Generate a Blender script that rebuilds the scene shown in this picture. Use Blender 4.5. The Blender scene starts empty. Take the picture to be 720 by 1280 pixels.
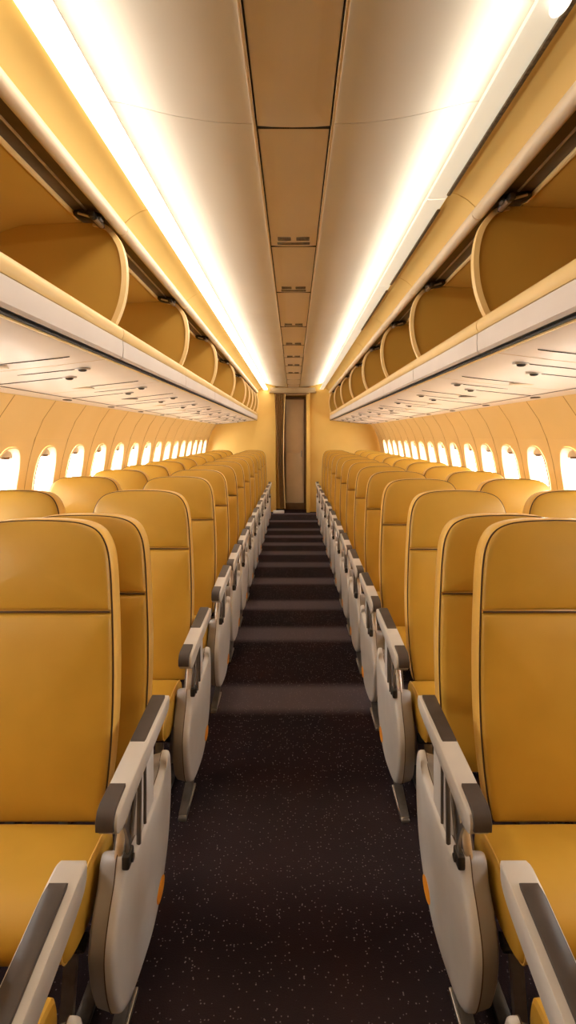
import bpy, bmesh, math, random
from mathutils import Vector, Matrix
random.seed(4)
S = bpy.context.scene
COL = S.collection
PI = math.pi
EYE = 1.40

# ------------------------------------------------------------------ materials
def principled(name, col, rough=0.5, metal=0.0, spec=0.5, coat=0.0):
    m = bpy.data.materials.new(name); m.use_nodes = True
    b = m.node_tree.nodes['Principled BSDF']
    b.inputs['Base Color'].default_value = (*col, 1)
    b.inputs['Roughness'].default_value = rough
    b.inputs['Metallic'].default_value = metal
    b.inputs['Specular IOR Level'].default_value = spec
    b.inputs['Coat Weight'].default_value = coat
    return m

def add_noise(m, c1, c2, scale=20, detail=4, bump=0.1, bscale=None, dist=0.002):
    nt = m.node_tree; N = nt.nodes; L = nt.links; b = N['Principled BSDF']
    tc = N.new('ShaderNodeTexCoord')
    n = N.new('ShaderNodeTexNoise'); n.inputs['Scale'].default_value = scale; n.inputs['Detail'].default_value = detail
    L.new(tc.outputs['Object'], n.inputs['Vector'])
    r = N.new('ShaderNodeValToRGB'); r.color_ramp.elements[0].color = (*c1, 1); r.color_ramp.elements[1].color = (*c2, 1)
    r.color_ramp.elements[0].position = .3; r.color_ramp.elements[1].position = .7
    L.new(n.outputs['Fac'], r.inputs['Fac']); L.new(r.outputs['Color'], b.inputs['Base Color'])
    if bump:
        n2 = N.new('ShaderNodeTexNoise'); n2.inputs['Scale'].default_value = bscale or scale * 5; n2.inputs['Detail'].default_value = 3
        L.new(tc.outputs['Object'], n2.inputs['Vector'])
        bp = N.new('ShaderNodeBump'); bp.inputs['Strength'].default_value = bump; bp.inputs['Distance'].default_value = dist
        L.new(n2.outputs['Fac'], bp.inputs['Height']); L.new(bp.outputs['Normal'], b.inputs['Normal'])
    return m

def emissive(name, col, strength):
    m = bpy.data.materials.new(name); m.use_nodes = True
    b = m.node_tree.nodes['Principled BSDF']
    b.inputs['Base Color'].default_value = (.9, .88, .82, 1)
    b.inputs['Emission Color'].default_value = (*col, 1)
    b.inputs['Emission Strength'].default_value = strength
    return m

M = {}
M['leather'] = add_noise(principled('leather', (.6, .3, .03), .46), (.50, .282, .028), (.57, .325, .036), 6, 3, .25, 9, .004)
M['leather_side'] = add_noise(principled('leather_side', (.7, .38, .06), .33), (.76, .46, .10), (.82, .51, .12), 5, 3, .15, 300, .0004)  # paler than the seat fronts; bright lit edges are put into the colour
M['piping'] = principled('dark_piping', (.07, .03, .01), .6)
M['panel_grey'] = add_noise(principled('panel_grey', (.55, .52, .50), .38), (.60, .575, .55), (.66, .635, .61), 9, 3, .05, 60)
M['panel_dark'] = add_noise(principled('panel_taupe', (.3, .27, .25), .42), (.28, .25, .23), (.34, .31, .28), 9, 3, .05, 60)
M['arm_grey'] = add_noise(principled('arm_grey', (.58, .54, .50), .35), (.55, .51, .47), (.62, .58, .53), 8, 2, .04, 60)
M['arm_pad'] = add_noise(principled('arm_pad', (.075, .055, .045), .5), (.045, .033, .028), (.07, .052, .045), 15, 3, .2, 260, .0005)
M['metal'] = add_noise(principled('brushed_metal', (.55, .52, .48), .3, .9), (.45, .42, .38), (.62, .58, .54), 30, 3, .05)
M['dark_metal'] = add_noise(principled('dark_metal', (.05, .045, .04), .4, .6), (.035, .03, .028), (.08, .07, .06), 30, 3, .05)
M['sticker'] = principled('orange_sticker', (.9, .35, .02), .5)
M['wall'] = add_noise(principled('wall_cream_yellow', (.8, .56, .24), .5), (.84, .60, .25), (.87, .63, .28), 3, 2, .04, 90)
M['joint'] = principled('panel_joint', (.50, .31, .12), .7)
M['frame'] = add_noise(principled('window_frame_cream', (.85, .68, .42), .45), (.82, .64, .38), (.88, .72, .46), 5, 2, 0)
M['shade'] = principled('window_shade', (.55, .42, .28), .5)
M['ceiling'] = add_noise(principled('ceiling_cream', (.76, .70, .62), .55), (.69, .645, .57), (.73, .685, .61), 2.5, 2, .04, 100)
M['ceil_mid'] = add_noise(principled('ceiling_centre_taupe', (.6, .5, .43), .5), (.80, .72, .66), (.83, .755, .70), 3, 2, .04, 100)
M['ceil_trim'] = principled('ceiling_trim', (.85, .72, .58), .4)
M['gap'] = principled('dark_gap', (.02, .014, .01), .8)
M['bin_yellow'] = add_noise(principled('bin_yellow', (.72, .46, .13), .48), (.70, .48, .15), (.75, .52, .17), 3, 2, .04, 90)
M['bin_in'] = add_noise(principled('bin_ochre', (.6, .33, .06), .5), (.56, .335, .055), (.61, .37, .07), 2.5, 2, .06, 120)
M['bin_white'] = add_noise(principled('bin_white', (.72, .66, .62), .4), (.70, .64, .60), (.75, .69, .65), 4, 2, .03, 90)
M['roll'] = add_noise(principled('roll_cream', (.74, .60, .43), .4), (.72, .58, .40), (.77, .64, .47), 4, 2, .03, 90)
M['rim'] = add_noise(principled('rim_pale_yellow', (.85, .62, .28), .4), (.82, .58, .23), (.87, .64, .3), 4, 2, 0)
M['rail'] = add_noise(principled('rail_brown', (.11, .085, .07), .4, .3), (.09, .07, .055), (.15, .115, .09), 12, 3, .05)
M['service'] = add_noise(principled('service_panel_white', (.74, .66, .60), .35), (.72, .64, .57), (.77, .70, .64), 3, 2, .03, 60)
M['strip'] = emissive('cover_board_glow', (1, .92, .68), .42)  # faint glow added to brighten the cream cover boards on the right
M['grille'] = add_noise(principled('grille_brown', (.10, .07, .04), .6), (.05, .035, .02), (.19, .14, .08), 90, 4, .6, 140, .004)
M['diffuser'] = emissive('lit_diffuser', (1, .88, .70), 9.0)
M['lens'] = emissive('lamp_lens', (1, .9, .76), 1.5)
M['curtain'] = add_noise(principled('curtain_brown', (.42, .25, .09), .8), (.40, .23, .08), (.52, .32, .12), 30, 3, .3, 300, .001)
M['door_beige'] = add_noise(principled('door_beige', (.55, .42, .28), .5), (.74, .58, .38), (.80, .64, .44), 4, 2, .05)
M['brown'] = add_noise(principled('frame_brown', (.16, .08, .03), .5), (.13, .065, .025), (.19, .10, .04), 9, 3, .05)
M['bulkhead'] = add_noise(principled('bulkhead_yellow', (.75, .45, .12), .5), (.76, .49, .12), (.81, .54, .15), 3, 2, .05, 80)
M['cornice'] = add_noise(principled('cornice_tan', (.42, .30, .16), .5), (.38, .27, .14), (.46, .33, .18), 5, 2, .05)
M['screw'] = principled('screw_head', (.25, .23, .21), .35, .8)

def glass_mat():
    m = bpy.data.materials.new('window_pane'); m.use_nodes = True
    nt = m.node_tree; nt.nodes.clear()
    o = nt.nodes.new('ShaderNodeOutputMaterial'); mx = nt.nodes.new('ShaderNodeMixShader')
    t = nt.nodes.new('ShaderNodeBsdfTransparent'); g = nt.nodes.new('ShaderNodeBsdfGlossy')
    t.inputs['Color'].default_value = (.96, .97, .98, 1); g.inputs['Roughness'].default_value = .03
    mx.inputs[0].default_value = .06
    nt.links.new(t.outputs[0], mx.inputs[1]); nt.links.new(g.outputs[0], mx.inputs[2]); nt.links.new(mx.outputs[0], o.inputs[0])
    return m
M['glass'] = glass_mat()

# carpet: dark plum pile with pale flecks and paler cross bands
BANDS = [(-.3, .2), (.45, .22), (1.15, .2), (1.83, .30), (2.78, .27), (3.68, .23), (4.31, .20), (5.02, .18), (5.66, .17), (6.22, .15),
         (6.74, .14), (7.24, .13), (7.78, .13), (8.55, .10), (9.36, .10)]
def carpet_mat():
    m = principled('carpet', (.02, .014, .016), .95, 0, .12)
    nt = m.node_tree; N = nt.nodes; L = nt.links; b = N['Principled BSDF']
    tc = N.new('ShaderNodeTexCoord')
    sep = N.new('ShaderNodeSeparateXYZ'); L.new(tc.outputs['Object'], sep.inputs[0])
    mr = N.new('ShaderNodeMapRange'); mr.inputs['From Min'].default_value = -2.0; mr.inputs['From Max'].default_value = 12.0
    L.new(sep.outputs['Y'], mr.inputs['Value'])
    prev = None
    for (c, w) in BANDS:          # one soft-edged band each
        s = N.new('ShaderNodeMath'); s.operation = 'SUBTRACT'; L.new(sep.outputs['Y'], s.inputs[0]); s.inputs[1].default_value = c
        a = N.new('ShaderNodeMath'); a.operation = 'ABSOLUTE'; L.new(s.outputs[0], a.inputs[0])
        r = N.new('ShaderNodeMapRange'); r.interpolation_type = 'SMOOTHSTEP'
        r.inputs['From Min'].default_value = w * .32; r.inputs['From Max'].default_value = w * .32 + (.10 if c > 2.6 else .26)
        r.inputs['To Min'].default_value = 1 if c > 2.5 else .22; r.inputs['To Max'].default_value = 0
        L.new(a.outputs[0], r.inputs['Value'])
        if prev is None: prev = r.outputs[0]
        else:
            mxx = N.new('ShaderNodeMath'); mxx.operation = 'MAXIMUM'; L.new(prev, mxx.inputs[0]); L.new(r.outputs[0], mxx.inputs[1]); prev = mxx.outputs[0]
    base = N.new('ShaderNodeTexNoise'); base.inputs['Scale'].default_value = 2.2; base.inputs['Detail'].default_value = 3
    L.new(tc.outputs['Object'], base.inputs['Vector'])
    rb = N.new('ShaderNodeValToRGB'); e = rb.color_ramp.elements
    e[0].position = .35; e[0].color = (.011, .0065, .0085, 1); e[1].position = .7; e[1].color = (.020, .008, .009, 1)
    L.new(base.outputs['Fac'], rb.inputs['Fac'])
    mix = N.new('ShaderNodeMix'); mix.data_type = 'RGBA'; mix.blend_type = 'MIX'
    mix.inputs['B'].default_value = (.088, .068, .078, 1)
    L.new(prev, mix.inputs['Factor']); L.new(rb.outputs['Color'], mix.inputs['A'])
    vo = N.new('ShaderNodeTexVoronoi'); vo.inputs['Scale'].default_value = 105; L.new(tc.outputs['Object'], vo.inputs['Vector'])
    less = N.new('ShaderNodeMath'); less.operation = 'LESS_THAN'; less.inputs[1].default_value = .20; L.new(vo.outputs['Distance'], less.inputs[0])
    sc = N.new('ShaderNodeSeparateColor'); L.new(vo.outputs['Color'], sc.inputs[0])
    gt = N.new('ShaderNodeMath'); gt.operation = 'GREATER_THAN'; gt.inputs[1].default_value = .55; L.new(sc.outputs[0], gt.inputs[0])
    mul = N.new('ShaderNodeMath'); mul.operation = 'MULTIPLY'; L.new(less.outputs[0], mul.inputs[0]); L.new(gt.outputs[0], mul.inputs[1])
    mu2 = N.new('ShaderNodeMath'); mu2.operation = 'MULTIPLY'; mu2.inputs[1].default_value = .55; L.new(mul.outputs[0], mu2.inputs[0])
    mix2 = N.new('ShaderNodeMix'); mix2.data_type = 'RGBA'; mix2.inputs['B'].default_value = (.32, .26, .26, 1)
    L.new(mu2.outputs[0], mix2.inputs['Factor']); L.new(mix.outputs['Result'], mix2.inputs['A'])
    L.new(mix2.outputs['Result'], b.inputs['Base Color'])
    n2 = N.new('ShaderNodeTexNoise'); n2.inputs['Scale'].default_value = 260; L.new(tc.outputs['Object'], n2.inputs['Vector'])
    bp = N.new('ShaderNodeBump'); bp.inputs['Strength'].default_value = .6; bp.inputs['Distance'].default_value = .003
    L.new(n2.outputs['Fac'], bp.inputs['Height']); L.new(bp.outputs['Normal'], b.inputs['Normal'])
    return m
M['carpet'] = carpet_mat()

# ------------------------------------------------------------------ mesh helpers
def obj(name, bm, mat, parent=None, smooth=True, angle=35):
    bmesh.ops.recalc_face_normals(bm, faces=bm.faces[:])
    me = bpy.data.meshes.new(name); bm.to_mesh(me); bm.free()
    me.materials.append(M[mat] if isinstance(mat, str) else mat)
    if smooth:
        for p in me.polygons: p.use_smooth = True
        me.set_sharp_from_angle(angle=math.radians(angle))
    o = bpy.data.objects.new(name, me); COL.objects.link(o)
    if parent: o.parent = parent
    return o

def empty(name, loc=(0, 0, 0)):
    o = bpy.data.objects.new(name, None); COL.objects.link(o); o.location = loc; o.empty_display_size = .1
    return o

def tag(o, label, cat, group=None):
    o['label'] = label; o['category'] = cat
    if group: o['group'] = group
    return o

def struct(name, bm, mat, **k):
    o = obj(name, bm, mat, **k); o['kind'] = 'structure'; return o

def box(bm, x0, x1, y0, y1, z0, z1, bev=0, seg=2):
    vs = [bm.verts.new((x, y, z)) for x in (x0, x1) for y in (y0, y1) for z in (z0, z1)]
    fs = [bm.faces.new([vs[i] for i in f]) for f in ((0,1,3,2),(4,6,7,5),(0,4,5,1),(2,3,7,6),(0,2,6,4),(1,5,7,3))]
    if bev:
        es = list({e for f in fs for e in f.edges})
        bmesh.ops.bevel(bm, geom=es, offset=bev, segments=seg, profile=.5, affect='EDGES')

def loft(bm, pts, rings, fr, cen=None):
    """pts: closed 2D outline; rings: (w, scale[, du, dv]); fr(u,v,w)->xyz; capped at both ends"""
    if cen is None: cen = (sum(p[0] for p in pts) / len(pts), sum(p[1] for p in pts) / len(pts))
    R = []
    for r in rings:
        w, s = r[0], r[1]; su, sv = (s if isinstance(s, tuple) else (s, s))
        R.append([bm.verts.new(fr(cen[0] + (p[0] - cen[0]) * su, cen[1] + (p[1] - cen[1]) * sv, w)) for p in pts])
    n = len(pts)
    for a, b in zip(R, R[1:]):
        for i in range(n): bm.faces.new([a[i], a[(i + 1) % n], b[(i + 1) % n], b[i]])
    bm.faces.new(R[0][::-1]); bm.faces.new(R[-1])

def smooth_closed(ctrl, sub=6):
    n = len(ctrl); out = []
    for i in range(n):
        p0, p1, p2, p3 = ctrl[i - 1], ctrl[i], ctrl[(i + 1) % n], ctrl[(i + 2) % n]
        for k in range(sub):
            t = k / sub
            out.append(tuple(.5 * ((2 * p1[j]) + (-p0[j] + p2[j]) * t + (2 * p0[j] - 5 * p1[j] + 4 * p2[j] - p3[j]) * t * t
                     + (-p0[j] + 3 * p1[j] - 3 * p2[j] + p3[j]) * t ** 3) for j in range(2)))
    return out

def smooth_open(ctrl, sub=6):
    c = [ctrl[0]] + list(ctrl) + [ctrl[-1]]; out = []
    d = len(ctrl[0])
    for i in range(1, len(c) - 2):
        for k in range(sub):
            t = k / sub
            out.append(tuple(.5 * ((2 * c[i][j]) + (-c[i-1][j] + c[i+1][j]) * t + (2 * c[i-1][j] - 5 * c[i][j] + 4 * c[i+1][j] - c[i+2][j]) * t * t
                     + (-c[i-1][j] + 3 * c[i][j] - 3 * c[i+1][j] + c[i+2][j]) * t ** 3) for j in range(d)))
    out.append(tuple(ctrl[-1])); return out

def tube(bm, pts, r, seg=8, closed=False):
    P = [Vector(p) for p in pts]; n = len(P); R = []
    up = Vector((0, 0, 1)); prev = None
    for i in range(n):
        a = P[i - 1] if (i > 0 or closed) else P[i]; b = P[(i + 1) % n] if (i < n - 1 or closed) else P[i]
        t = (b - a).normalized()
        if prev is None:
            ref = up if abs(t.dot(up)) < .9 else Vector((1, 0, 0)); u = t.cross(ref).normalized()
        else:
            u = (prev - t * prev.dot(t)).normalized()
        prev = u; v = t.cross(u)
        R.append([bm.verts.new(P[i] + (u * math.cos(2 * PI * k / seg) + v * math.sin(2 * PI * k / seg)) * r) for k in range(seg)])
    for i in range(n if closed else n - 1):
        a, b = R[i], R[(i + 1) % n]
        for k in range(seg): bm.faces.new([a[k], a[(k + 1) % seg], b[(k + 1) % seg], b[k]])
    if not closed: bm.faces.new(R[0][::-1]); bm.faces.new(R[-1])

def sheet(bm, prof, y0, y1, flip=False, th=0):
    """a profile of (x,z) swept along y; th>0 makes it a solid of that thickness to the profile's left"""
    if not th:
        a = [bm.verts.new((p[0], y0, p[1])) for p in prof]; b = [bm.verts.new((p[0], y1, p[1])) for p in prof]
        for i in range(len(prof) - 1): bm.faces.new([a[i], a[i + 1], b[i + 1], b[i]])
        return
    off = []
    for i in range(len(prof)):
        a = Vector(prof[max(i - 1, 0)]); b = Vector(prof[min(i + 1, len(prof) - 1)]); t = (b - a).normalized()
        off.append((prof[i][0] - t.y * th, prof[i][1] + t.x * th))
    loop = list(prof) + off[::-1]
    A = [bm.verts.new((p[0], y0, p[1])) for p in loop]; B = [bm.verts.new((p[0], y1, p[1])) for p in loop]
    n = len(loop)
    for i in range(n): bm.faces.new([A[i], A[(i + 1) % n], B[(i + 1) % n], B[i]])
    m = len(prof)
    for i in range(m - 1):
        j = n - 1 - i
        bm.faces.new([A[i], A[i + 1], A[j - 1], A[j]]); bm.faces.new([B[i], B[j], B[j - 1], B[i + 1]])

def mirror(prof, s): return [(p[0] * s, p[1]) for p in prof]
def new(): return bmesh.new()

# ------------------------------------------------------------------ room shell
Y_BACK, Y_FRONT = -2.2, 9.62
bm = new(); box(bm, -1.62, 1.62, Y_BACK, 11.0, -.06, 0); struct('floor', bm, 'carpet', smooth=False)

WALL = [(1.50, 0.0), (1.575, .3), (1.61, .6), (1.625, .86), (1.62, 1.0), (1.603, 1.12), (1.578, 1.26), (1.545, 1.38), (1.495, 1.5), (1.42, 1.61)]
def wx(z):
    for (a, b) in zip(WALL, WALL[1:]):
        if a[1] <= z <= b[1] + 1e-9: return a[0] + (b[0] - a[0]) * (z - a[1]) / (b[1] - a[1])
    return WALL[-1][0]
WZ0, WZ1 = .86, 1.38
WIN = {-1: (2.876, .455), 1: (2.955, .430)}
def win_outline(hw, hh, n=8):
    """points matching the rectangle points of rect_ring"""
    out = []
    for (u, v) in rect_ring(n):
        a = math.atan2(v, u); c, s_ = math.cos(a), math.sin(a)
        r = (abs(c) ** 2.8 + abs(s_) ** 2.8) ** (-1 / 2.8)
        out.append((hw * r * c, hh * r * s_))
    return out
def rect_ring(n=8):
    out = []
    for k in range(n): out.append((-1 + 2 * k / n, -1))
    for k in range(n): out.append((1, -1 + 2 * k / n))
    for k in range(n): out.append((1 - 2 * k / n, 1))
    for k in range(n): out.append((-1, 1 - 2 * k / n))
    return out
WC, HH, HW = 1.12, .205, .118
wn = 1
for s in (-1, 1):
    y1, sp = WIN[s]; ks = range(-5, 15)
    bm = new(); joints = new()
    for k in ks:
        yc = y1 + sp * k
        rr = rect_ring(); zc, zh = (WZ0 + WZ1) / 2, (WZ1 - WZ0) / 2
        outer = [(yc + u * sp / 2, zc + v * zh) for u, v in rr]
        hole = [(yc + u, WC + v) for u, v in win_outline(HW + .012, HH + .012)]
        rings = []
        for t in (0, .5, 1):
            rings.append([bm.verts.new((s * wx(o[1] + (h[1] - o[1]) * t), o[0] + (h[0] - o[0]) * t, o[1] + (h[1] - o[1]) * t)) for o, h in zip(outer, hole)])
        n = len(rr)
        for a, b in zip(rings, rings[1:]):
            for i in range(n): bm.faces.new([a[i], a[(i + 1) % n], b[(i + 1) % n], b[i]])
    ya, yb = y1 + sp * (ks[0] - .5), y1 + sp * (ks[-1] + .5)
    lo = [(s * p[0], p[1]) for p in WALL if p[1] <= WZ0]; hi = [(s * p[0], p[1]) for p in WALL if p[1] >= WZ1]
    sheet(bm, lo, ya, yb); sheet(bm, hi, ya, yb)
    full = [(s * p[0], p[1]) for p in WALL]
    sheet(bm, full, Y_BACK, ya); sheet(bm, full, yb, 11.0)
    sheet(bm, [(s * 1.42, 1.61), (s * 1.34, 1.9), (s * 1.2, 2.2), (s * 1.1, 2.41)], Y_BACK, 11.0)
    w = struct('wall_left' if s < 0 else 'wall_right', bm, 'wall', angle=30)
    for k in list(ks)[4:]:
        yj = y1 + sp * (k + .5)
        zs = [.0 + 1.61 * i / 30 for i in range(31)]
        tube(joints, [(s * (wx(z) + .0005), yj, z) for z in zs], .0028, 5)
    obj('panel_joint', joints, 'joint', w)
    # windows
    ro = win_outline(HW, HH)
    for k in ks:
        yc = y1 + sp * k
        bm = new(); prof = [(1.11, 1.065, -.001), (1.10, 1.06, -.007), (1.04, 1.025, -.008), (1.0, 1.0, .0), (.97, .98, .02), (.93, .95, .055)]
        R = [[bm.verts.new((s * (wx(WC + v * b_) + d), yc + u * a_, WC + v * b_)) for u, v in ro] for a_, b_, d in prof]
        n = len(ro)
        for a, b in zip(R, R[1:]):
            for i in range(n): bm.faces.new([a[i], a[(i + 1) % n], b[(i + 1) % n], b[i]])
        fr = obj('window_%d' % wn, bm, 'frame'); fr['kind'] = 'structure'
        bm = new(); vs = [bm.verts.new((s * (wx(WC + v * .96) + .05), yc + u * .95, WC + v * .96)) for u, v in ro]
        bm.faces.new(vs); obj('pane', bm, 'glass', fr)
        # retracted shade with its pull tab
        bm = new(); top = [(u, v) for u, v in ro if v > HH * .74]
        top.sort(); a = [bm.verts.new((s * (wx(WC + v * .97) + .03), yc + u * .96, WC + v * .97)) for u, v in top]
        b = [bm.verts.new((s * (wx(WC + HH * .74) + .03), yc + u * .96, WC + HH * .74)) for u, v in top]
        for i in range(len(top) - 1): bm.faces.new([a[i], a[i + 1], b[i + 1], b[i]])
        sh = obj('window_shade', bm, 'shade', fr)
        bm = new(); zt = WC + HH * .76
        box(bm, *sorted((s * (wx(zt) + .026), s * (wx(zt) + .012))), yc - .03, yc + .03, zt - .008, zt + .006, .003); obj('pull_tab', bm, 'brown', sh)
        wn += 1
# ends of the cabin and the slab above everything
bm = new(); box(bm, -1.62, 1.62, Y_BACK - .05, Y_BACK, 0, 2.40); struct('wall_back', bm, 'bulkhead', smooth=False)
bm = new(); box(bm, -1.62, 1.62, Y_BACK, 11.0, 2.40, 2.45); struct('ceiling', bm, 'ceiling', smooth=False)
CX = .108; CE = .60
seams = [-2.2, -1.2, .2, 1.50, 2.44, 3.22, 4.24, 5.10, 5.90, 6.60, 7.4, 8.2, 9.0, Y_FRONT]
for s in (-1, 1):       # cove panels either side of the centre panels
    bm = new()
    prof = [(s * p[0], p[1]) for p in smooth_open([(CX + .006, 2.300), (.22, 2.305), (.34, 2.323), (.45, 2.350), (.53, 2.366), (.62, 2.372)], 4)]
    c = [-2.2, 1.50, 3.9, 6.3, Y_FRONT]
    for a, b in zip(c, c[1:]):
        sheet(bm, prof if s < 0 else prof[::-1], a + .0015, b - .0015, th=-.02 if s < 0 else -.02)
    struct('ceiling_cove_' + ('left' if s < 0 else 'right'), bm, 'ceiling', angle=40)
    bm = new(); box(bm, *sorted((s * (CX + .001), s * (CX + .009))), Y_BACK, 5.7, 2.291, 2.31, .001)
    o = struct('trim_1' if s < 0 else 'trim_2', bm, 'ceil_trim')
    bm = new(); box(bm, *sorted((s * (CX - .002), s * (CX + .001))), Y_BACK, 5.7, 2.301, 2.31)
    o = struct('trim_3' if s < 0 else 'trim_4', bm, 'gap', smooth=False)
ordn = ['first', 'second', 'third', 'fourth', 'fifth', 'sixth', 'seventh', 'eighth', 'ninth', 'tenth', 'eleventh', 'twelfth', 'thirteenth', 'fourteenth']
vis = 0
for i, (a, b) in enumerate(zip(seams, seams[1:])):
    if a < -1.3: continue
    bm = new()
    ff = lambda t: 2.302 + .010 * (1 - t) ** 0
    # slightly sagging panel whose far edge curls down to the next one
    prof = [(-CX + .004, 2.302), (-.06, 2.299), (0, 2.298), (.06, 2.299), (CX - .004, 2.302)]
    n = 10; rows = []
    for k in range(n + 1):
        y = a + .004 + (b - a - .008) * k / n
        dip = 0 if k < n - 1 else (.004 if k == n - 1 else .010)
        rows.append([bm.verts.new((p[0], y, p[1] - dip)) for p in prof])
    for r0, r1 in zip(rows, rows[1:]):
        for j in range(4): bm.faces.new([r0[j], r0[j + 1], r1[j + 1], r1[j]])
    top = [[bm.verts.new((v.co.x, v.co.y, 2.325)) for v in r] for r in (rows[0], rows[-1])]
    bm.faces.new([rows[-1][0], *[rows[-1][j] for j in (1, 2, 3, 4)], top[1][4], top[1][3], top[1][2], top[1][1], top[1][0]])
    bm.faces.new([*[rows[0][j] for j in (4, 3, 2, 1, 0)], top[0][0], top[0][1], top[0][2], top[0][3], top[0][4]])
    p = empty('ceiling_panel', (0, a, 2.3))
    me = obj('panel_skin', bm, 'ceil_mid', p, smooth=False); me.location = (0, -a, -2.3)
    tag(p, 'taupe ceiling panel in the centre strip, %s from the camera' % ordn[vis], 'ceiling panel', 'centre ceiling panels'); 
    if b < 7.9 and a > 1.2 or abs(a - 1.5) < .01:
        for (x0, x1) in ((-.072, -.012), (.012, .072)):
            bm = new(); box(bm, x0, x1, b - .10, b - .07, 2.288, 2.301, .003); v = obj('vent_slot', bm, 'grille', p); v.location = (0, -a, -2.3)
        bm = new(); box(bm, -.075, .075, b - .045, b - .025, 2.286, 2.30, .003); v = obj('vent_slot', bm, 'grille', p); v.location = (0, -a, -2.3)
    bm = new(); box(bm, -CX + .004, CX - .004, b - .004, b + .004, 2.288, 2.298); v = obj('edge_gap', bm, 'gap', p); v.location = (0, -a, -2.3)
    vis += 1

# light strips on the left cove, faintly glowing cover boards on the right
for s in (-1, 1):
    side = 'left' if s < 0 else 'right'
    brk = [-2.1, .9, 1.87, 2.95, 4.2, 5.6, 7.2, 9.55] if s > 0 else [-2.1, .6, 1.6, 2.5, 3.5, 4.6, 6.0, 7.8, 9.55]
    for i, (a, b) in enumerate(zip(brk, brk[1:])):
        t = empty('light_strip_or_cover_board', (s * .51, a, 2.25))
        bm = new()
        prof = [(s * .478, 2.262), (s * .480, 2.252), (s * .49, 2.249), (s * .548, 2.253)]
        sheet(bm, prof if s < 0 else prof[::-1], a + .002, b - .002, th=-.006)
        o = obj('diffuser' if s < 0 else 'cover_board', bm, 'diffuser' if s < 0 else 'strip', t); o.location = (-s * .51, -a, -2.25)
        if s < 0:
            bm = new(); sheet(bm, [(p[0], p[1] + .0065) for p in prof], a + .002, b - .002, th=-.004)  # added unseen cover, keeps the diffuser's top face from lighting the ceiling
            h_ = obj('top_light_block', bm, 'bin_white', t); h_.location = (-s * .51, -a, -2.25)
            tag(t, 'glowing white light strip above the bins on the left, %s from the camera' % ordn[i], 'light strip', 'ceiling light strips')
        else:
            tag(t, 'cream cove cover board above the bins on the right, %s from the camera' % ordn[i], 'light strip', 'ceiling light strips')
            if a < 3.5 and i > 0 or i == 0:
                g0, g1 = (a + .02, b - .04) if i else (.95 - .9, .86)
                if i == 0: g0, g1 = -1.5, .85
                if i == 3: pass
                bm = new(); box(bm, .5385, .551, g0 + (.06 if i else 0), g1, 2.2440, 2.2515, .002)
                if i == 2: pass
                g = obj('air_grille', bm, 'grille', t); g.location = (-s * .51, -a, -2.25)
    bm = new()
    ctr = Vector((s * .515, 1.00 if s > 0 else 1.02, 2.236))
    bmesh.ops.create_uvsphere(bm, u_segments=20, v_segments=12, radius=1, matrix=Matrix.Diagonal((.017, .035, .017, 1)))
    o = obj('spot_lamp', bm, 'lens'); o.location = ctr
    tag(o, 'small rounded white lamp cap at the near end of the %s cove' % side, 'lamp', None)

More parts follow.
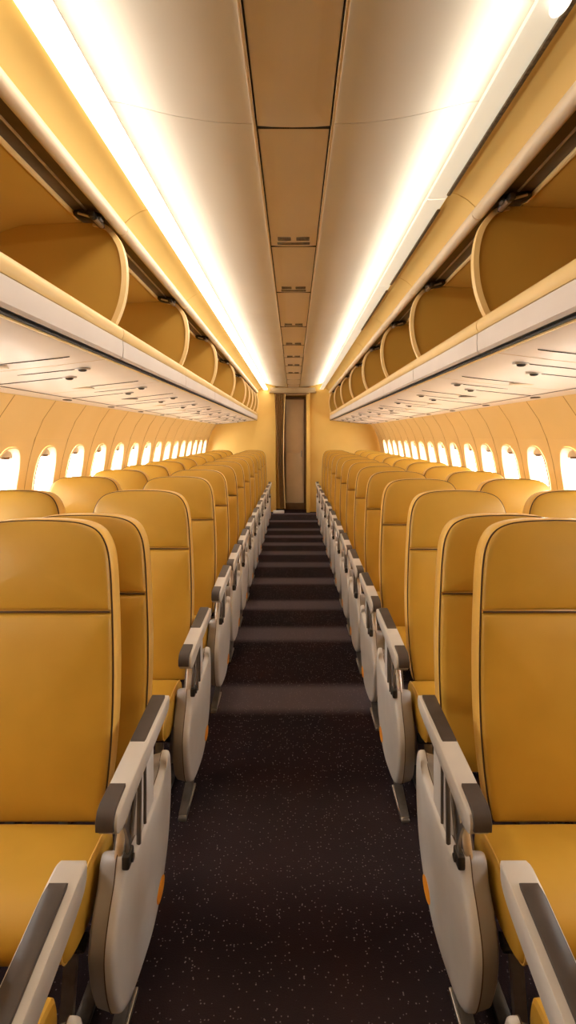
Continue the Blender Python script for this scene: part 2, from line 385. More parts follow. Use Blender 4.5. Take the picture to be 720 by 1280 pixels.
# ------------------------------------------------------------------ overhead bins
LIPX = .66
LB = [-.4, .80, 1.98, 3.13, 4.29, 5.62, 6.90, 7.5, 8.1, 8.7, 9.3]
RB = [-.4, .85, 1.84, 2.82, 3.76, 4.78, 5.88, 7.0, 8.1, 9.3]
div_ctrl = [(.700, 1.797), (.672, 1.822), (.642, 1.90), (.630, 1.985), (.634, 2.06), (.655, 2.13), (.700, 2.185), (.75, 2.202)]
def build_bin(s, a, b, idx):
    side = 'left' if s < 0 else 'right'
    t = empty('overhead_bin', (s * .66, a, 1.72))
    off = (-s * .66, -a, -1.72)
    def P(name, bm, mat, par=None, **k):
        o = obj(name, bm, mat, par or t, **k)
        if par is None: o.location = off
        return o
    g = .0025
    bm = new()      # tray: white face
    pr = [(.700, 1.700), (.662, 1.692), (.650, 1.700), (.648, 1.730), (.650, 1.762)]
    sheet(bm, mirror(pr, s), a + .004, b - .004, th=.012 * (-s))
    P('face_panel', bm, 'bin_white')
    bm = new()      # yellow rounded lip
    lip = [(.660 + .020 * math.sin(t_ * PI / 10) * 0 + .024 * math.cos(PI + t_ * PI / 9), 1.790 + .030 * math.sin(PI + .9 - t_ * 4.0 / 9)) for t_ in range(10)]
    lip = [(.668 + .022 * math.cos(an), 1.790 + .027 * math.sin(an)) for an in [math.radians(d) for d in range(235, 59, -16)]]
    lp = lip + [(.705, 1.800), (.705, 1.770)]
    loft(bm, [(p[0] * s, p[1]) for p in lp], [(a + g, 1), (b - g, 1)], lambda u, v, w: (u, w, v))
    P('lip', bm, 'rim')
    bm = new()      # interior lining
    inn = [(.70, 1.790), (1.26, 1.800), (1.29, 1.84), (1.27, 1.95), (1.20, 2.08), (1.10, 2.17), (1.02, 2.195), (.80, 2.205)]
    sheet(bm, mirror(inn, s), a, b, th=.008 * (-s)); P('lining', bm, 'bin_in')
    bm = new()      # divider at the far end of the bin
    ctrl = smooth_open(div_ctrl, 6)
    outl = ctrl + [(.80, 2.203), (1.02, 2.194), (1.10, 2.168), (1.20, 2.078), (1.27, 1.948), (1.288, 1.84), (1.26, 1.802)]
    loft(bm, [(p[0] * s, p[1]) for p in outl], [(b - .022, 1), (b - .004, 1)], lambda u, v, w: (u, w, v))
    d = P('divider', bm, 'bin_in', smooth=False)
    bm = new()      # pale rim
    th = .020; R = []
    for i, p in enumerate(ctrl):
        q0 = Vector(ctrl[max(i - 1, 0)]); q1 = Vector(ctrl[min(i + 1, len(ctrl) - 1)]); tt = (q1 - q0).normalized(); nn = Vector((-tt.y, tt.x))
        if nn.x > 0: nn = -nn
        o_ = Vector(p) + nn * .004; i_ = Vector(p) - nn * .014
        R.append([bm.verts.new((q.x * s, y, q.y)) for q, y in ((o_, b - .032), (i_, b - .036), (i_ , b - .006), (o_, b - .004))])
    for r0, r1 in zip(R, R[1:]):
        for j in range(4): bm.faces.new([r0[j], r0[(j + 1) % 4], r1[(j + 1) % 4], r1[j]])
    bm.faces.new(R[0]); bm.faces.new(R[-1][::-1])
    rm = obj('rim', bm, 'rim', d, angle=50)
    # raised door with its rolled edge
    bm = new()
    dr = smooth_open([(.545, 2.262), (.575, 2.257), (.615, 2.235), (.648, 2.205)], 4)
    sheet(bm, mirror(dr, s), a + g, b - g, th=.008 * (s)); dd = P('raised_door', bm, 'bin_yellow')
    bm = new()
    circ = [(.652 + .022 * math.cos(k * PI / 9), 2.186 + .022 * math.sin(k * PI / 9)) for k in range(18)]
    loft(bm, [(p[0] * s, p[1]) for p in circ], [(a + g, .9), (a + g + .004, 1), (b - g - .004, 1), (b - g, .9)], lambda u, v, w: (u, w, v))
    obj('rolled_edge', bm, 'roll', dd)
    # dark mechanism rail with ledge and hinge bracket
    bm = new(); rl = [(.668, 2.196), (.70, 2.206), (.80, 2.222)]
    sheet(bm, mirror(rl, s), a, b, th=-.01 * s); r_ = P('hinge_rail', bm, 'rail')
    bm = new(); tube(bm, [(s * .798, a + .02, 2.206), (s * .798, b - .06, 2.206)], .009, 8); obj('ledge', bm, 'rim', r_)
    bm = new(); tube(bm, [(s * .735, a + .12, 2.203), (s * .735, b - .14, 2.203)], .006, 8); obj('torsion_bar', bm, 'metal', r_)
    bm = new()
    br = smooth_closed([(.69, 2.205), (.685, 2.185), (.70, 2.168), (.73, 2.172), (.765, 2.178), (.785, 2.19), (.78, 2.207), (.73, 2.21)], 4)
    loft(bm, [(p[0] * s, p[1]) for p in br], [(b - .13, .85), (b - .125, 1), (b - .095, 1), (b - .09, .85)], lambda u, v, w: (u, w, v))
    box(bm, *sorted((s * .70, s * .72)), b - .16, b - .05, 2.168, 2.19, .004)
    h = obj('hinge_bracket', bm, 'dark_metal', r_)
    bm = new(); tube(bm, [(s * .705, b - .14, 2.172), (s * .705, b - .07, 2.172)], .010, 10)
    tube(bm, [(s * .705, b - .14, 2.172), (s * .76, b - .15, 2.185)], .005, 6); obj('hinge_pin', bm, 'metal', r_)
    return tag(t, 'open yellow overhead bin along the %s side, %s from the camera' % (side, ordn[idx]), 'overhead bin', 'overhead bins on the %s' % side)
for s, B in ((-1, LB), (1, RB)):
    for i, (a, b) in enumerate(zip(B, B[1:])):
        build_bin(s, a, b, i)

# closing panel where the bins meet the bulkhead and dark groove under the bins
for s in (-1, 1):
    side = 'left' if s < 0 else 'right'
    bm = new(); sheet(bm, mirror([(.700, 1.696), (.664, 1.686), (.668, 1.684), (.704, 1.688)], s), -.4, 9.55, th=.002 * s)
    o = obj('trim_%d' % (5 if s < 0 else 6), bm, 'gap', smooth=False); o['kind'] = 'structure'
    o['label'] = 'dark groove under the bins'
    bm = new(); tube(bm, [(s * .690, -.4, 1.684), (s * .690, 9.55, 1.684)], .004, 6)
    o = obj('trim_%d' % (7 if s < 0 else 8), bm, 'rim'); o['kind'] = 'structure'
    bm = new(); box(bm, *sorted((s * .655, s * 1.28)), 9.30, 9.56, 1.70, 2.22, .004); struct('wall_bin_end_' + side, bm, 'bulkhead')

# service panels under the bins
def zsrv(x): return 1.688 - (x - .70) * (1.688 - 1.612) / .72
def service(s, a, b, idx):
    side = 'left' if s < 0 else 'right'
    t = empty('service_panel', (s * 1.05, a, 1.65)); off = (-s * 1.05, -a, -1.65)
    def P(name, bm, mat, par=None, **k):
        o = obj(name, bm, mat, par or t, **k)
        if par is None: o.location = off
        return o
    bm = new(); g = .003
    sheet(bm, mirror([(.700, 1.6905), (.704, zsrv(.704)), (.9, zsrv(.9) - .004), (1.15, zsrv(1.15) - .004), (1.418, 1.612)], s), a + g, b - g, th=0)
    P('panel_skin', bm, 'service')
    xm = (a + b) / 2
    def dz(x): return zsrv(x) - .0055
    # transverse joint lines
    for (yy, x0, x1) in ((a + .12, .82, 1.10), (a + .30, .95, 1.30), (b - .14, .78, 1.02)):
        if yy > b - .03: continue
        bm = new(); tube(bm, [(s * (x0 + (x1 - x0) * k / 6), yy, dz(x0 + (x1 - x0) * k / 6) + (.0006 if 0 < k < 6 else .002)) for k in range(7)], .0018, 5)
        P('joint_line', bm, 'gap')
    for (yy, xx) in ((a + .12, .84), (a + .30, .97)):
        if yy > b - .05: continue
        # reading light: round bezel with nozzle
        bm = new(); ring = [(math.cos(k * PI / 10), math.sin(k * PI / 10)) for k in range(20)]
        z0 = dz(xx)
        loft(bm, [(p[0] * .032, p[1] * .018) for p in ring], [(z0 + .004, 1), (z0 - .002, 1), (z0 - .004, .9), (z0 - .004, .7), (z0 - .001, .62)],
             lambda u, v, w: (s * xx + u, yy + v, w)); rr_ = P('reading_light', bm, 'metal')
        bm = new(); loft(bm, [(p[0] * .018, p[1] * .010) for p in ring], [(z0 - .001, 1), (z0 - .009, .9), (z0 - .012, .5)], lambda u, v, w: (s * xx + u, yy + v, w))
        obj('nozzle', bm, 'dark_metal', rr_)
    bm = new(); tube(bm, [(s * 1.30, a + g, dz(1.30) + .001), (s * 1.30, b - g, dz(1.30) + .001)], .0018, 5); P('edge_joint', bm, 'rail')
    bm = new(); ring = [(math.cos(k * PI / 10), math.sin(k * PI / 10)) for k in range(20)]; z0 = zsrv(1.36) - .002
    loft(bm, [(p[0] * .022, p[1] * .05) for p in ring], [(z0 + .004, 1), (z0 - .003, .9), (z0 - .001, .6)], lambda u, v, w: (s * 1.36 + u, xm + v, w)); P('air_vent', bm, 'dark_metal')
    bm = new(); box(bm, *sorted((s * 1.02, s * 1.16)), b - .13, b - .085, dz(1.09) - .002, dz(1.09) + .006, .003); P('sign_cover', bm, 'rail' if idx % 3 == 0 else 'roll')
    tag(t, 'pale service panel under the bins on the %s, %s from the camera' % (side, ordn[idx]), 'service panel', 'service panels under the bins on the %s' % side)
for s in (-1, 1):
    ys = [.3, 1.15, 1.95, 2.75, 3.5, 4.25, 5.0, 5.75, 6.5, 7.25, 8.0, 8.75, 9.55] if s < 0 else [.3, 1.05, 1.80, 2.55, 3.3, 4.05, 4.85, 5.6, 6.4, 7.2, 8.0, 8.75, 9.55]
    for i, (a, b) in enumerate(zip(ys, ys[1:])): service(s, a, b, i)

# ------------------------------------------------------------------ far end
YB = 9.58
for s, xi, nm in ((-1, -.33, 'wall_front_left'), (1, .30, 'wall_front_right')):
    bm = new(); box(bm, *sorted((xi, s * 1.60)), YB, YB + .05, 0, 2.40, .004); struct(nm, bm, 'bulkhead')
    bm = new(); box(bm, *sorted((xi, xi + s * .03)), YB + .05, 10.0, 0, 2.40, .002); struct('wall_passage_' + ('left' if s < 0 else 'right'), bm, 'bulkhead')
bm = new(); box(bm, -.34, .31, 10.0, 10.05, 0, 2.40, .003); struct('wall_front', bm, 'bulkhead')
bm = new(); box(bm, -.45, .42, YB - .05, YB - .003, 2.19, 2.225, .006); box(bm, -.43, .40, YB - .04, YB - .003, 2.225, 2.29, .003)
box(bm, -.33, .30, YB - .01, YB + .04, 2.15, 2.19, .004)
struct('trim_9', bm, 'cornice')
bm = new(); box(bm, -.155, .195, 9.955, 9.99, .12, 2.10, .006); dr = struct('door_1', bm, 'door_beige')
bm = new(); box(bm, -.14, .18, 9.948, 9.956, .16, 1.06, .004); box(bm, -.14, .18, 9.948, 9.956, 1.09, 2.05, .004); obj('door_leaf_panel', bm, 'door_beige', dr)
bm = new(); box(bm, .14, .165, 9.93, 9.95, 1.0, 1.12, .004); obj('door_handle', bm, 'metal', dr)
bm = new()
box(bm, -.20, -.155, 9.90, 9.98, 0, 2.14, .004); box(bm, .195, .235, 9.90, 9.98, 0, 2.14, .004); box(bm, -.20, .235, 9.90, 9.98, 2.10, 2.15, .004)
box(bm, -.155, .195, 9.93, 9.985, 0, .12, .004)
obj('door_frame', bm, 'brown', dr)
bm = new(); box(bm, .235, .30, 9.5, 9.585, 0, 2.19, .006); struct('trim_10', bm, 'bulkhead')
bm = new(); box(bm, -.37, -.17, 9.40, 9.46, 0, .05, .006); struct('trim_11', bm, 'bin_white')
# gathered curtain
bm = new(); n = 60; rows = []
for j in range(25):
    v = j / 24; z = 2.17 - v * 2.09
    xl = -.345 + .10 * v ** 1.3; xr = -.155 - .03 * math.sin(v * PI)
    rows.append([bm.verts.new((xl + (xr - xl) * i / n, 9.50 + (.022 - .006 * v) * math.sin(i / n * 2 * PI * 5.5 + .5 * math.sin(v * 4)), z)) for i in range(n + 1)])
for r0, r1 in zip(rows, rows[1:]):
    for i in range(n): bm.faces.new([r0[i], r0[i + 1], r1[i + 1], r1[i]])
geom = bmesh.ops.solidify(bm, geom=bm.faces[:], thickness=.004)
cu = empty('curtain', (-.25, 9.5, 2.17))
c1 = obj('curtain_cloth', bm, 'curtain', cu, angle=80); c1.location = (.25, -9.5, -2.17)
bm = new(); tube(bm, [(-.155 - .03 * math.sin(j / 24 * PI), 9.492, 2.17 - 2.09 * j / 24) for j in range(25)], .008, 6); c2 = obj('pale_hem', bm, 'rim', cu); c2.location = (.25, -9.5, -2.17)
bm = new(); tube(bm, [(-.36, 9.5, 2.175), (.28, 9.5, 2.175)], .009, 8); c3 = obj('curtain_rod', bm, 'brown', cu); c3.location = (.25, -9.5, -2.17)
tag(cu, 'brown gathered curtain hanging left of the far door', 'curtain')

# ------------------------------------------------------------------ seats (face the camera, -y)
LEAN = math.tan(math.radians(5.5))
def ln(z): return (z - .43) * LEAN
half = [(.200, .415), (.208, .46), (.216, .54), (.221, .65), (.220, .77), (.215, .88), (.209, .97), (.203, 1.04), (.192, 1.10), (.168, 1.142), (.128, 1.163), (.07, 1.171), (0, 1.173)]
def hw(z):
    for a, b in zip(half, half[1:]):
        if a[1] <= z <= b[1]: return a[0] + (b[0] - a[0]) * (z - a[1]) / (b[1] - a[1])
    return half[0][0]
hs = smooth_open(half, 4)
backline = hs + [(-p[0], p[1]) for p in hs[-2::-1]]            # open at the bottom
SEAM = .935
def make_backrest(root):
    bm = new()
    loft(bm, backline, [(.088, .93), (.078, .975), (.06, .995), (.03, 1.0), (.012, 1.0), (.004, .985)], lambda u, v, w: (u, w + ln(v), v), cen=(0, .75))
    b = obj('backrest', bm, 'leather_side', root, angle=60)
    # lower front panel
    lowr = [p for p in hs if p[1] <= SEAM - .004]; lowr[-1] = (hw(SEAM), SEAM - .003)
    low = lowr + [(-p[0], p[1]) for p in lowr[::-1]]
    top = [(hw(SEAM), SEAM + .003)] + [p for p in hs if p[1] > SEAM + .01]
    top = top + [(-p[0], p[1]) for p in top[-2::-1]]
    def pillow(pts, cen, name, bul):
        bm = new()
        cx, cz = cen
        R = []
        f = [(.985, .006), (.975, -.004), (.955, -.0085), (.90, -.0115), (.75, -.013 - bul * .3), (.5, -.013 - bul * .7), (.25, -.013 - bul)]
        zmin = min(p[1] for p in pts); zmax = max(p[1] for p in pts)
        dens = []
        for i in range(len(pts)):           # densify long straight edges
            a, c = pts[i], pts[(i + 1) % len(pts)]; L_ = math.hypot(a[0] - c[0], a[1] - c[1]); k = max(1, int(L_ / .03))
            for j in range(k): dens.append((a[0] + (c[0] - a[0]) * j / k, a[1] + (c[1] - a[1]) * j / k))
        for sc, w in f:
            # constant-width inset near the rim, scaling toward the middle
            e = (1 - sc)
            row = []
            for p in dens:
                dx = cx - p[0]; dz = cz - p[1]
                row.append(bm.verts.new((p[0] + dx * e, w + ln(p[1] + dz * e), p[1] + dz * e * (1 if e > .2 else (.21 / (zmax - zmin))* 1.0 if (zmax - zmin) > .4 else 1))))
            R.append(row)
        n = len(dens)
        for a, c in zip(R, R[1:]):
            for i in range(n): bm.faces.new([a[i], a[(i + 1) % n], c[(i + 1) % n], c[i]])
        cv = bm.verts.new((cx, f[-1][1] - bul * .1 + ln(cz), cz))
        for i in range(n): bm.faces.new([R[-1][i], R[-1][(i + 1) % n], cv])
        return obj(name, bm, 'leather', root, angle=70)
    pillow(low, (0, .67), 'backrest_cushion', .010)
    pillow(top, (0, 1.055), 'headrest', .014)
    bm = new(); tube(bm, [(p[0] * .992, .0035 + ln(p[1]), .75 + (p[1] - .75) * .996) for p in backline], .0022, 6); obj('piping', bm, 'piping', b)
    bm = new(); tube(bm, [(x, -.0045 + ln(SEAM), SEAM) for x in [-hw(SEAM) * .975 + 2 * hw(SEAM) * .975 * k / 10 for k in range(11)]], .0022, 6); obj('seam', bm, 'piping', b)
    return b
def make_cushion(root):
    prof = smooth_closed([(-.018, .335), (-.014, .395), (-.035, .432), (-.10, .441), (-.20, .439), (-.262, .425), (-.295, .392), (-.298, .355), (-.275, .33), (-.2, .322), (-.08, .322)], 4)
    W = .219
    bm = new()
    loft(bm, prof, [(-W, .86), (-W + .003, .93), (-W + .010, .975), (-W + .03, .998), (-W + .07, 1.0), (0, 1.012), (W - .07, 1.0), (W - .03, .998), (W - .010, .975), (W - .003, .93), (W, .86)], lambda u, v, w: (w, u, v))
    c = obj('seat_cushion', bm, 'leather', root, angle=60)
    for q in (-1, 1):
        bm = new(); cen = (sum(p[0] for p in prof) / len(prof), sum(p[1] for p in prof) / len(prof))
        tube(bm, [(q * (W - .010), cen[0] + (p[0] - cen[0]) * .982, cen[1] + (p[1] - cen[1]) * .982) for p in prof], .0022, 5, True); obj('piping', bm, 'leather_side', c)
    return c
def make_frame(root, mir):
    # dark beams, metal legs and foot rail; aisle side is +x*mir
    bm = new(); tube(bm, [(-.21, -.20, .30), (.21, -.20, .30)], .018, 10); tube(bm, [(-.21, .02, .31), (.21, .02, .31)], .018, 10)
    box(bm, -.19, .19, -.22, .03, .305, .322, .004)
    fr = obj('seat_frame', bm, 'dark_metal', root)
    for x in (-.16, .16):
        bm = new(); loft(bm, [(-.014, -.008), (.014, -.008), (.014, .008), (-.014, .008)], [(.0, 1), (1.0, 1)],
                         lambda u, v, w: (x + u, -.20 + .06 * w + v, .018 + (.285 - .018) * w))
        obj('leg', bm, 'metal', root); bm = new()
        loft(bm, [(-.014, -.008), (.014, -.008), (.014, .008), (-.014, .008)], [(.0, 1), (1.0, 1)],
             lambda u, v, w: (x + u, .10 - .08 * w + v, .018 + (.29 - .018) * w))
        obj('leg', bm, 'metal', root)
        bm = new(); box(bm, x - .018, x + .018, -.26, .16, .0, .02, .004); obj('foot_rail', bm, 'dark_metal', root)
# aisle side hardware, built for the left seat (aisle at +x), offsets from seat centre .655
XA = .662
panel_ctrl = [(-.132, .448), (-.150, .458), (-.168, .446), (-.182, .408), (-.215, .365), (-.240, .315), (-.240, .26), (-.222, .19), (-.190, .13), (-.13, .095), (-.04, .078), (.06, .072), (.14, .095), (.20, .14),
              (.245, .20), (.270, .28), (.278, .36), (.268, .425), (.247, .450), (.22, .44), (.205, .418), (.12, .405), (.03, .402), (-.06, .402), (-.112, .415)]
pan = smooth_closed(panel_ctrl, 4)
def make_aisle_side(root, m, k=1.0, arm=True):
    """m=+1: aisle lies at +x of the seat"""
    def X(a): return m * (XA - a)        # a = distance from the cabin centre line
    bm = new()
    loft(bm, [(p[0] * k, p[1]) for p in pan], [(.3975, .99), (.3965, 1.0), (.386, 1.0), (.380, .993), (.3765, .975), (.3745, .93), (.3735, .6)], lambda u, v, w: (X(w), u, v), cen=(.02 * k, .26))
    p = obj('end_panel', bm, 'panel_grey', root, angle=50)
    bm = new()
    loft(bm, [(q[0] * k, q[1]) for q in pan], [(.4400, .87), (.4385, .91), (.430, .955), (.3980, .985)], lambda u, v, w: (X(w), u - .004, v), cen=(.02 * k, .26))
    obj('inner_shell', bm, 'panel_dark', root, angle=50)
    bm = new(); tube(bm, [(X(.3976), .02 * k + (q[0] * k - .02 * k) * 1.001, .26 + (q[1] - .26) * 1.001) for q in pan], .0012, 5, True); obj('shell_seam', bm, 'piping', p)
    for (yy, zz) in ((-.232, .30), (-.205, .17)):
        bm = new(); bmesh.ops.create_uvsphere(bm, u_segments=10, v_segments=6, radius=.0045, matrix=Matrix.Translation((X(.398), yy * k - .004, zz))); obj('screw', bm, 'screw', p)
    bm = new(); el = [(.135 + .040 * math.cos(a * PI / 10), .125 + .026 * math.sin(a * PI / 10)) for a in range(20)]
    loft(bm, [(q[0] * k, q[1]) for q in el], [(.3748, 1), (.3725, 1), (.3720, .9)], lambda u, v, w: (X(w), u, v)); st = obj('sticker', bm, 'sticker', p)
    # floor foot
    bm = new(); loft(bm, [(-.015, -.006), (.015, -.006), (.015, .006), (-.015, .006)], [(0, 1), (1, 1)], lambda u, v, w: (X(.405) + u, -.20 + w * .19, .012 + .06 * w + v + .0))
    box(bm, *sorted((X(.39), X(.42))), -.215, -.02, .0, .014, .003)
    obj('foot_bar', bm, 'metal', root)
    if not arm: return
    # arm supports
    bm = new(); loft(bm, smooth_closed([(-.17, .43), (-.135, .40), (-.075, .50), (-.055, .59), (-.10, .59), (-.125, .52)], 4), [(.405, .9), (.402, 1), (.388, 1), (.385, .9)], lambda u, v, w: (X(w), u * k, v))
    a1 = obj('arm_bracket', bm, 'metal', root)
    bm = new(); tube(bm, [(X(.383), -.15 * k, .425), (X(.378), -.12 * k, .47), (X(.381), -.085 * k, .53), (X(.386), -.07 * k, .59)], .005, 6)
    tube(bm, [(X(.41), -.155 * k, .42), (X(.413), -.10 * k, .5), (X(.405), -.05 * k, .585)], .004, 6); obj('cable', bm, 'rail', a1)
    bm = new(); box(bm, *sorted((X(.383), X(.408))), -.03 * k, .10 * k, .385, .595, .006); obj('arm_post', bm, 'panel_grey', root)
    bm = new(); tube(bm, [(X(.380), -.055 * k, .40), (X(.380), -.045 * k, .59)], .006, 8); tube(bm, [(X(.380), .0, .41), (X(.380), .0, .59)], .004, 8); obj('arm_strut', bm, 'rail', root)
    bm = new(); c_ = smooth_open([(X(.372), -.235 * k, .585), (X(.368), -.20 * k, .55), (X(.371), -.165 * k, .49), (X(.382), -.15 * k, .43)], 5)
    R = [[bm.verts.new((p_[0] + a_ * .003, p_[1] + b_, p_[2])) for a_, b_ in ((-1, -.007), (1, -.007), (1, .007), (-1, .007))] for p_ in c_]
    for r0, r1 in zip(R, R[1:]):
        for j in range(4): bm.faces.new([r0[j], r0[(j + 1) % 4], r1[(j + 1) % 4], r1[j]])
    bm.faces.new(R[0]); bm.faces.new(R[-1][::-1]); obj('arm_strap', bm, 'metal', root)
    bm = new(); box(bm, *sorted((X(.366), X(.384))), -.175 * k, -.135 * k, .43, .462, .005); tube(bm, [(X(.362), -.155 * k, .446), (X(.386), -.155 * k, .446)], .009, 10); obj('latch', bm, 'dark_metal', root)
    # armrest body
    bm = new()
    prof = smooth_closed([(-.252, .615), (-.262, .598), (-.258, .578), (-.235, .568), (-.15, .582), (0, .596), (.13, .606), (.185, .612), (.198, .628), (.192, .643), (.15, .6455), (0, .640), (-.15, .630), (-.225, .622)], 4)
    loft(bm, [(p_[0] * k, p_[1]) for p_ in prof], [(.4095, .90), (.4085, .96), (.405, .995), (.365, .995), (.3615, .96), (.3605, .90)], lambda u, v, w: (X(w), u, v))
    ar = obj('armrest', bm, 'arm_grey', root, angle=50)
    def top(y): return .622 + (.6455 - .622) * (y / k + .225) / .375
    for (y0, y1, nm) in ((-.035 * k, .178 * k, 'rear_pad'), (-.262 * k, -.180 * k, 'front_pad')):
        bm = new(); pts = []
        if nm == 'rear_pad':
            pts = [(y0, top(y0) - .003), (y1, top(y1) - .003), (y1 - .003, top(y1) + .005), (y0 + .002, top(y0) + .005)]
        else:
            pts = [(y1, top(y1) - .003), (y1 - .001, top(y1) + .006), (y0 + .022, top(y0) + .008), (y0 + .006, top(y0) + .001), (y0 - .005, .603), (y0 - .004, .585), (y0 + .006, .579), (y0 + .016, .60)]
        loft(bm, pts, [(.4085, .92), (.407, 1), (.372, 1), (.3705, .92)], lambda u, v, w: (X(w), u, v)); obj(nm, bm, 'arm_pad', ar, angle=40)

def copy_tree(o, parent=None):
    c = o.copy(); COL.objects.link(c); c.parent = parent
    for ch in list(o.children): copy_tree(ch, c)
    return c

def seat_proto(kind, m=1, k=1.0):
    t = empty('airplane_seat')
    make_backrest(t); make_cushion(t); make_frame(t, m)
    if kind == 'aisle': make_aisle_side(t, m, k)
    return t
LR = [1.33, 2.10, 2.84, 3.43, 4.02, 4.62, 5.22, 5.82, 6.43, 7.05, 7.68, 8.32]
RR = [1.33, 2.09, 2.68, 3.27, 3.85, 4.45, 5.05, 5.68, 6.33, 7.0, 7.68, 8.35]
protos = {}
def put(kind, s, y, label, group, dx=0):
    key = (kind, s)
    if key not in protos:
        protos[key] = o = seat_proto(kind, -s, .985)
    else: o = copy_tree(protos[key])
    o.location = (s * (XA if kind == 'aisle' else XA + .512), y, 0)
    for ch in o.children:
        if ch.name.startswith(('backrest', 'headrest', 'seat_cushion')):
            ch.location.x = s * dx if not ch.name.startswith('seat_cushion') else s * max(0, min(dx, .008))
    tag(o, label, 'seat', group); return o
posn = lambda i, n: 'nearest the camera' if i == 0 else ('last before the bulkhead' if i == n - 1 else '%s from the camera' % ordn[i])
for s, R in ((-1, LR), (1, RR)):
    side = 'left' if s < 0 else 'right'
    for i, y in enumerate(R):
        put('aisle', s, y, 'mustard leather aisle seat with grey armrest on the %s side, %s' % (side, posn(i, len(R))), 'aisle seats on the %s' % side,
            {(-1, 0): .030, (-1, 1): -.024, (1, 0): .045, (1, 1): .022}.get((s, i), .012 if s > 0 else -.010))
    for i, y in enumerate(R[1:]):
        put('window', s, y, 'mustard leather seat beside the %s windows, %s' % (side, posn(i, len(R) - 1)), 'window seats on the %s' % side)
# a second seat back standing close behind each nearest aisle seat
for s in (-1, 1):
    side = 'left' if s < 0 else 'right'
    t = empty('seat_back', (s * XA, 1.535, 0))
    b = make_backrest(t)
    bm = new()
    for x in (-.15, .15):
        tube(bm, [(x, .045, .0), (x, .045, .43)], .014, 8); box(bm, x - .02, x + .02, .0, .09, 0, .012, .003)
    tube(bm, [(-.15, .045, .30), (.15, .045, .30)], .012, 8)
    obj('back_support', bm, 'dark_metal', t)
    t.scale = (1.0, 1, .985); t.location.x = s * (XA - .004)
    tag(t, 'mustard seat back showing just behind the nearest aisle seat on the %s' % side, 'seat back', 'doubled seat backs')

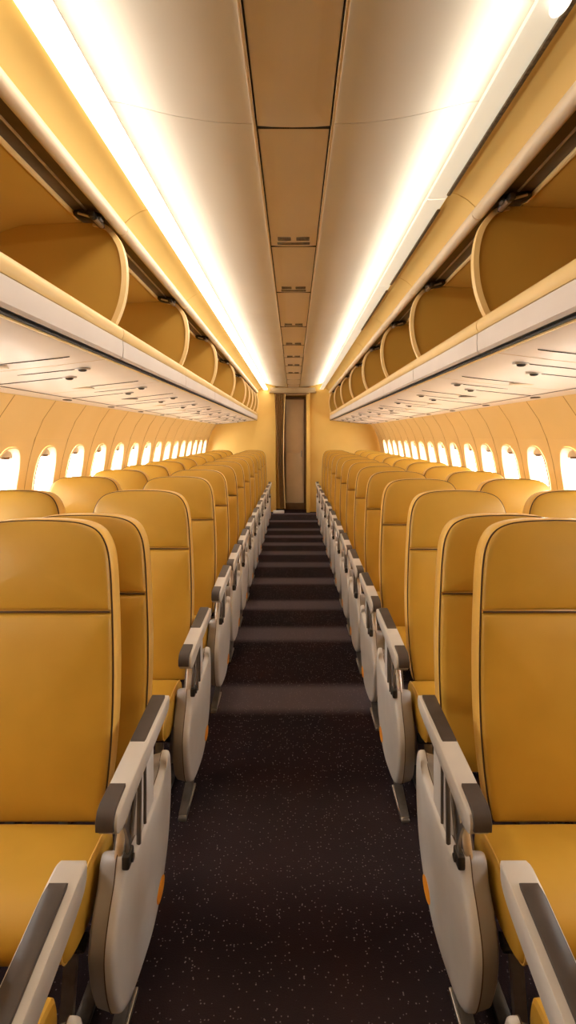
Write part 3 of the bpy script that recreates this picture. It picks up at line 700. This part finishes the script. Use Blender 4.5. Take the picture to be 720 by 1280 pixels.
# the row whose armrests enter the bottom corners
for s in (-1, 1):
    side = 'left' if s < 0 else 'right'
    m = -s; Y0 = .72
    t = empty('airplane_seat', (s * XA, Y0, 0))
    def X(a): return m * (XA - a)
    make_cushion(t); make_frame(t, m); make_backrest(t)
    for ch in t.children:
        if ch.name.startswith(('backrest', 'headrest')): ch.location = (-m * .012, -.02, 0)
    make_aisle_side(t, m, .80, arm=False)
    for ch in t.children:
        if ch.name.startswith(('end_panel', 'inner_shell')): ch.location = (0, 0, -.075)
    # padded rear block under the backrest
    bm = new(); pr = smooth_closed([(.105, .30), (.20, .30), (.222, .34), (.215, .39), (.19, .405), (.12, .405), (.10, .38)], 4)
    loft(bm, pr, [(.425, .85), (.43, .97), (.45, 1), (.85, 1), (.87, .97), (.875, .85)], lambda u, v, w: (X(w), u, v)); obj('rear_cushion', bm, 'leather', t)
    # long armrest with a dark pad, sloping down to the front
    def tz(y): return .640 + (y - .20) * .19
    bm = new()
    body = smooth_closed([(-.24, tz(-.24) - .012), (-.25, tz(-.24) - .04), (-.22, tz(-.22) - .055), (-.05, tz(-.05) - .058), (.14, tz(.14) - .055), (.205, tz(.20) - .045), (.218, tz(.21) - .02), (.205, tz(.2) - .002), (.1, tz(.1)), (-.05, tz(-.05)), (-.2, tz(-.2))], 4)
    loft(bm, body, [(.424, .90), (.4225, .97), (.418, 1), (.374, 1), (.370, .97), (.369, .90)], lambda u, v, w: (X(w), u, v)); ar = obj('armrest', bm, 'arm_grey', t, angle=50)
    bm = new(); pts = [(-.235, tz(-.235) - .004), (.158, tz(.158) - .004), (.172, tz(.172) - .002), (.165, tz(.165) + .006), (.15, tz(.15) + .009), (-.23, tz(-.23) + .008)]
    loft(bm, pts, [(.418, .93), (.416, 1), (.386, 1), (.384, .93)], lambda u, v, w: (X(w), u, v)); obj('arm_pad', bm, 'arm_pad', ar, angle=40)
    bm = new(); box(bm, *sorted((X(.385), X(.41))), .0, .06, .31, .58, .005); obj('arm_post', bm, 'panel_dark', t)
    tag(t, 'seat cut off by the bottom %s corner, only its armrest clearly showing' % side, 'seat', 'seats cut by the frame')

# ------------------------------------------------------------------ lights
for s in (-1, 1):
    L = bpy.data.lights.new('cove_lamp', 'AREA'); L.shape = 'RECTANGLE'; L.size = 11.6; L.size_y = .02
    L.color = (1, .90, .75); L.energy = 17
    o = bpy.data.objects.new('cove_lamp', L); COL.objects.link(o)
    o.location = (s * .535, 3.75, 2.290)
    d = Vector((-s * .98, 0, .08))          # shines across the ceiling
    z = -d.normalized(); x = Vector((0, 1, 0)); y = z.cross(x)
    o.rotation_euler = Matrix((x, y, z)).transposed().to_euler()
    P = bpy.data.lights.new('window_portal', 'AREA'); P.shape = 'RECTANGLE'; P.size = 9.2; P.size_y = .5
    P.cycles.is_portal = True
    o = bpy.data.objects.new('window_portal', P); COL.objects.link(o); o.location = (s * 1.70, 5.1, 1.12)
    d = Vector((-s, 0, 0)); z = -d; x = Vector((0, 1, 0)); y = z.cross(x)
    o.rotation_euler = Matrix((x, y, z)).transposed().to_euler()
w = bpy.data.worlds.new('daylight'); S.world = w; w.use_nodes = True
bg = w.node_tree.nodes['Background']; bg.inputs[0].default_value = (1.0, .97, .93, 1); bg.inputs[1].default_value = 21

# ------------------------------------------------------------------ camera
cam = bpy.data.cameras.new('camera'); co = bpy.data.objects.new('camera', cam); COL.objects.link(co)
co.location = (0, 0, EYE); co.rotation_euler = (PI / 2, 0, 0)
cam.sensor_fit = 'VERTICAL'; cam.sensor_height = 36; cam.sensor_width = 36; cam.lens = 650 / 1280 * 36
cam.shift_x = -7 / 1280; cam.shift_y = -95 / 1280; cam.clip_start = .02
S.camera = co
S.view_settings.view_transform = 'Standard'; S.view_settings.look = 'None'; S.view_settings.gamma = 1
S.view_settings.exposure = 0.1
S.view_settings.use_curve_mapping = False
S.cycles.max_bounces = 10; S.cycles.diffuse_bounces = 6
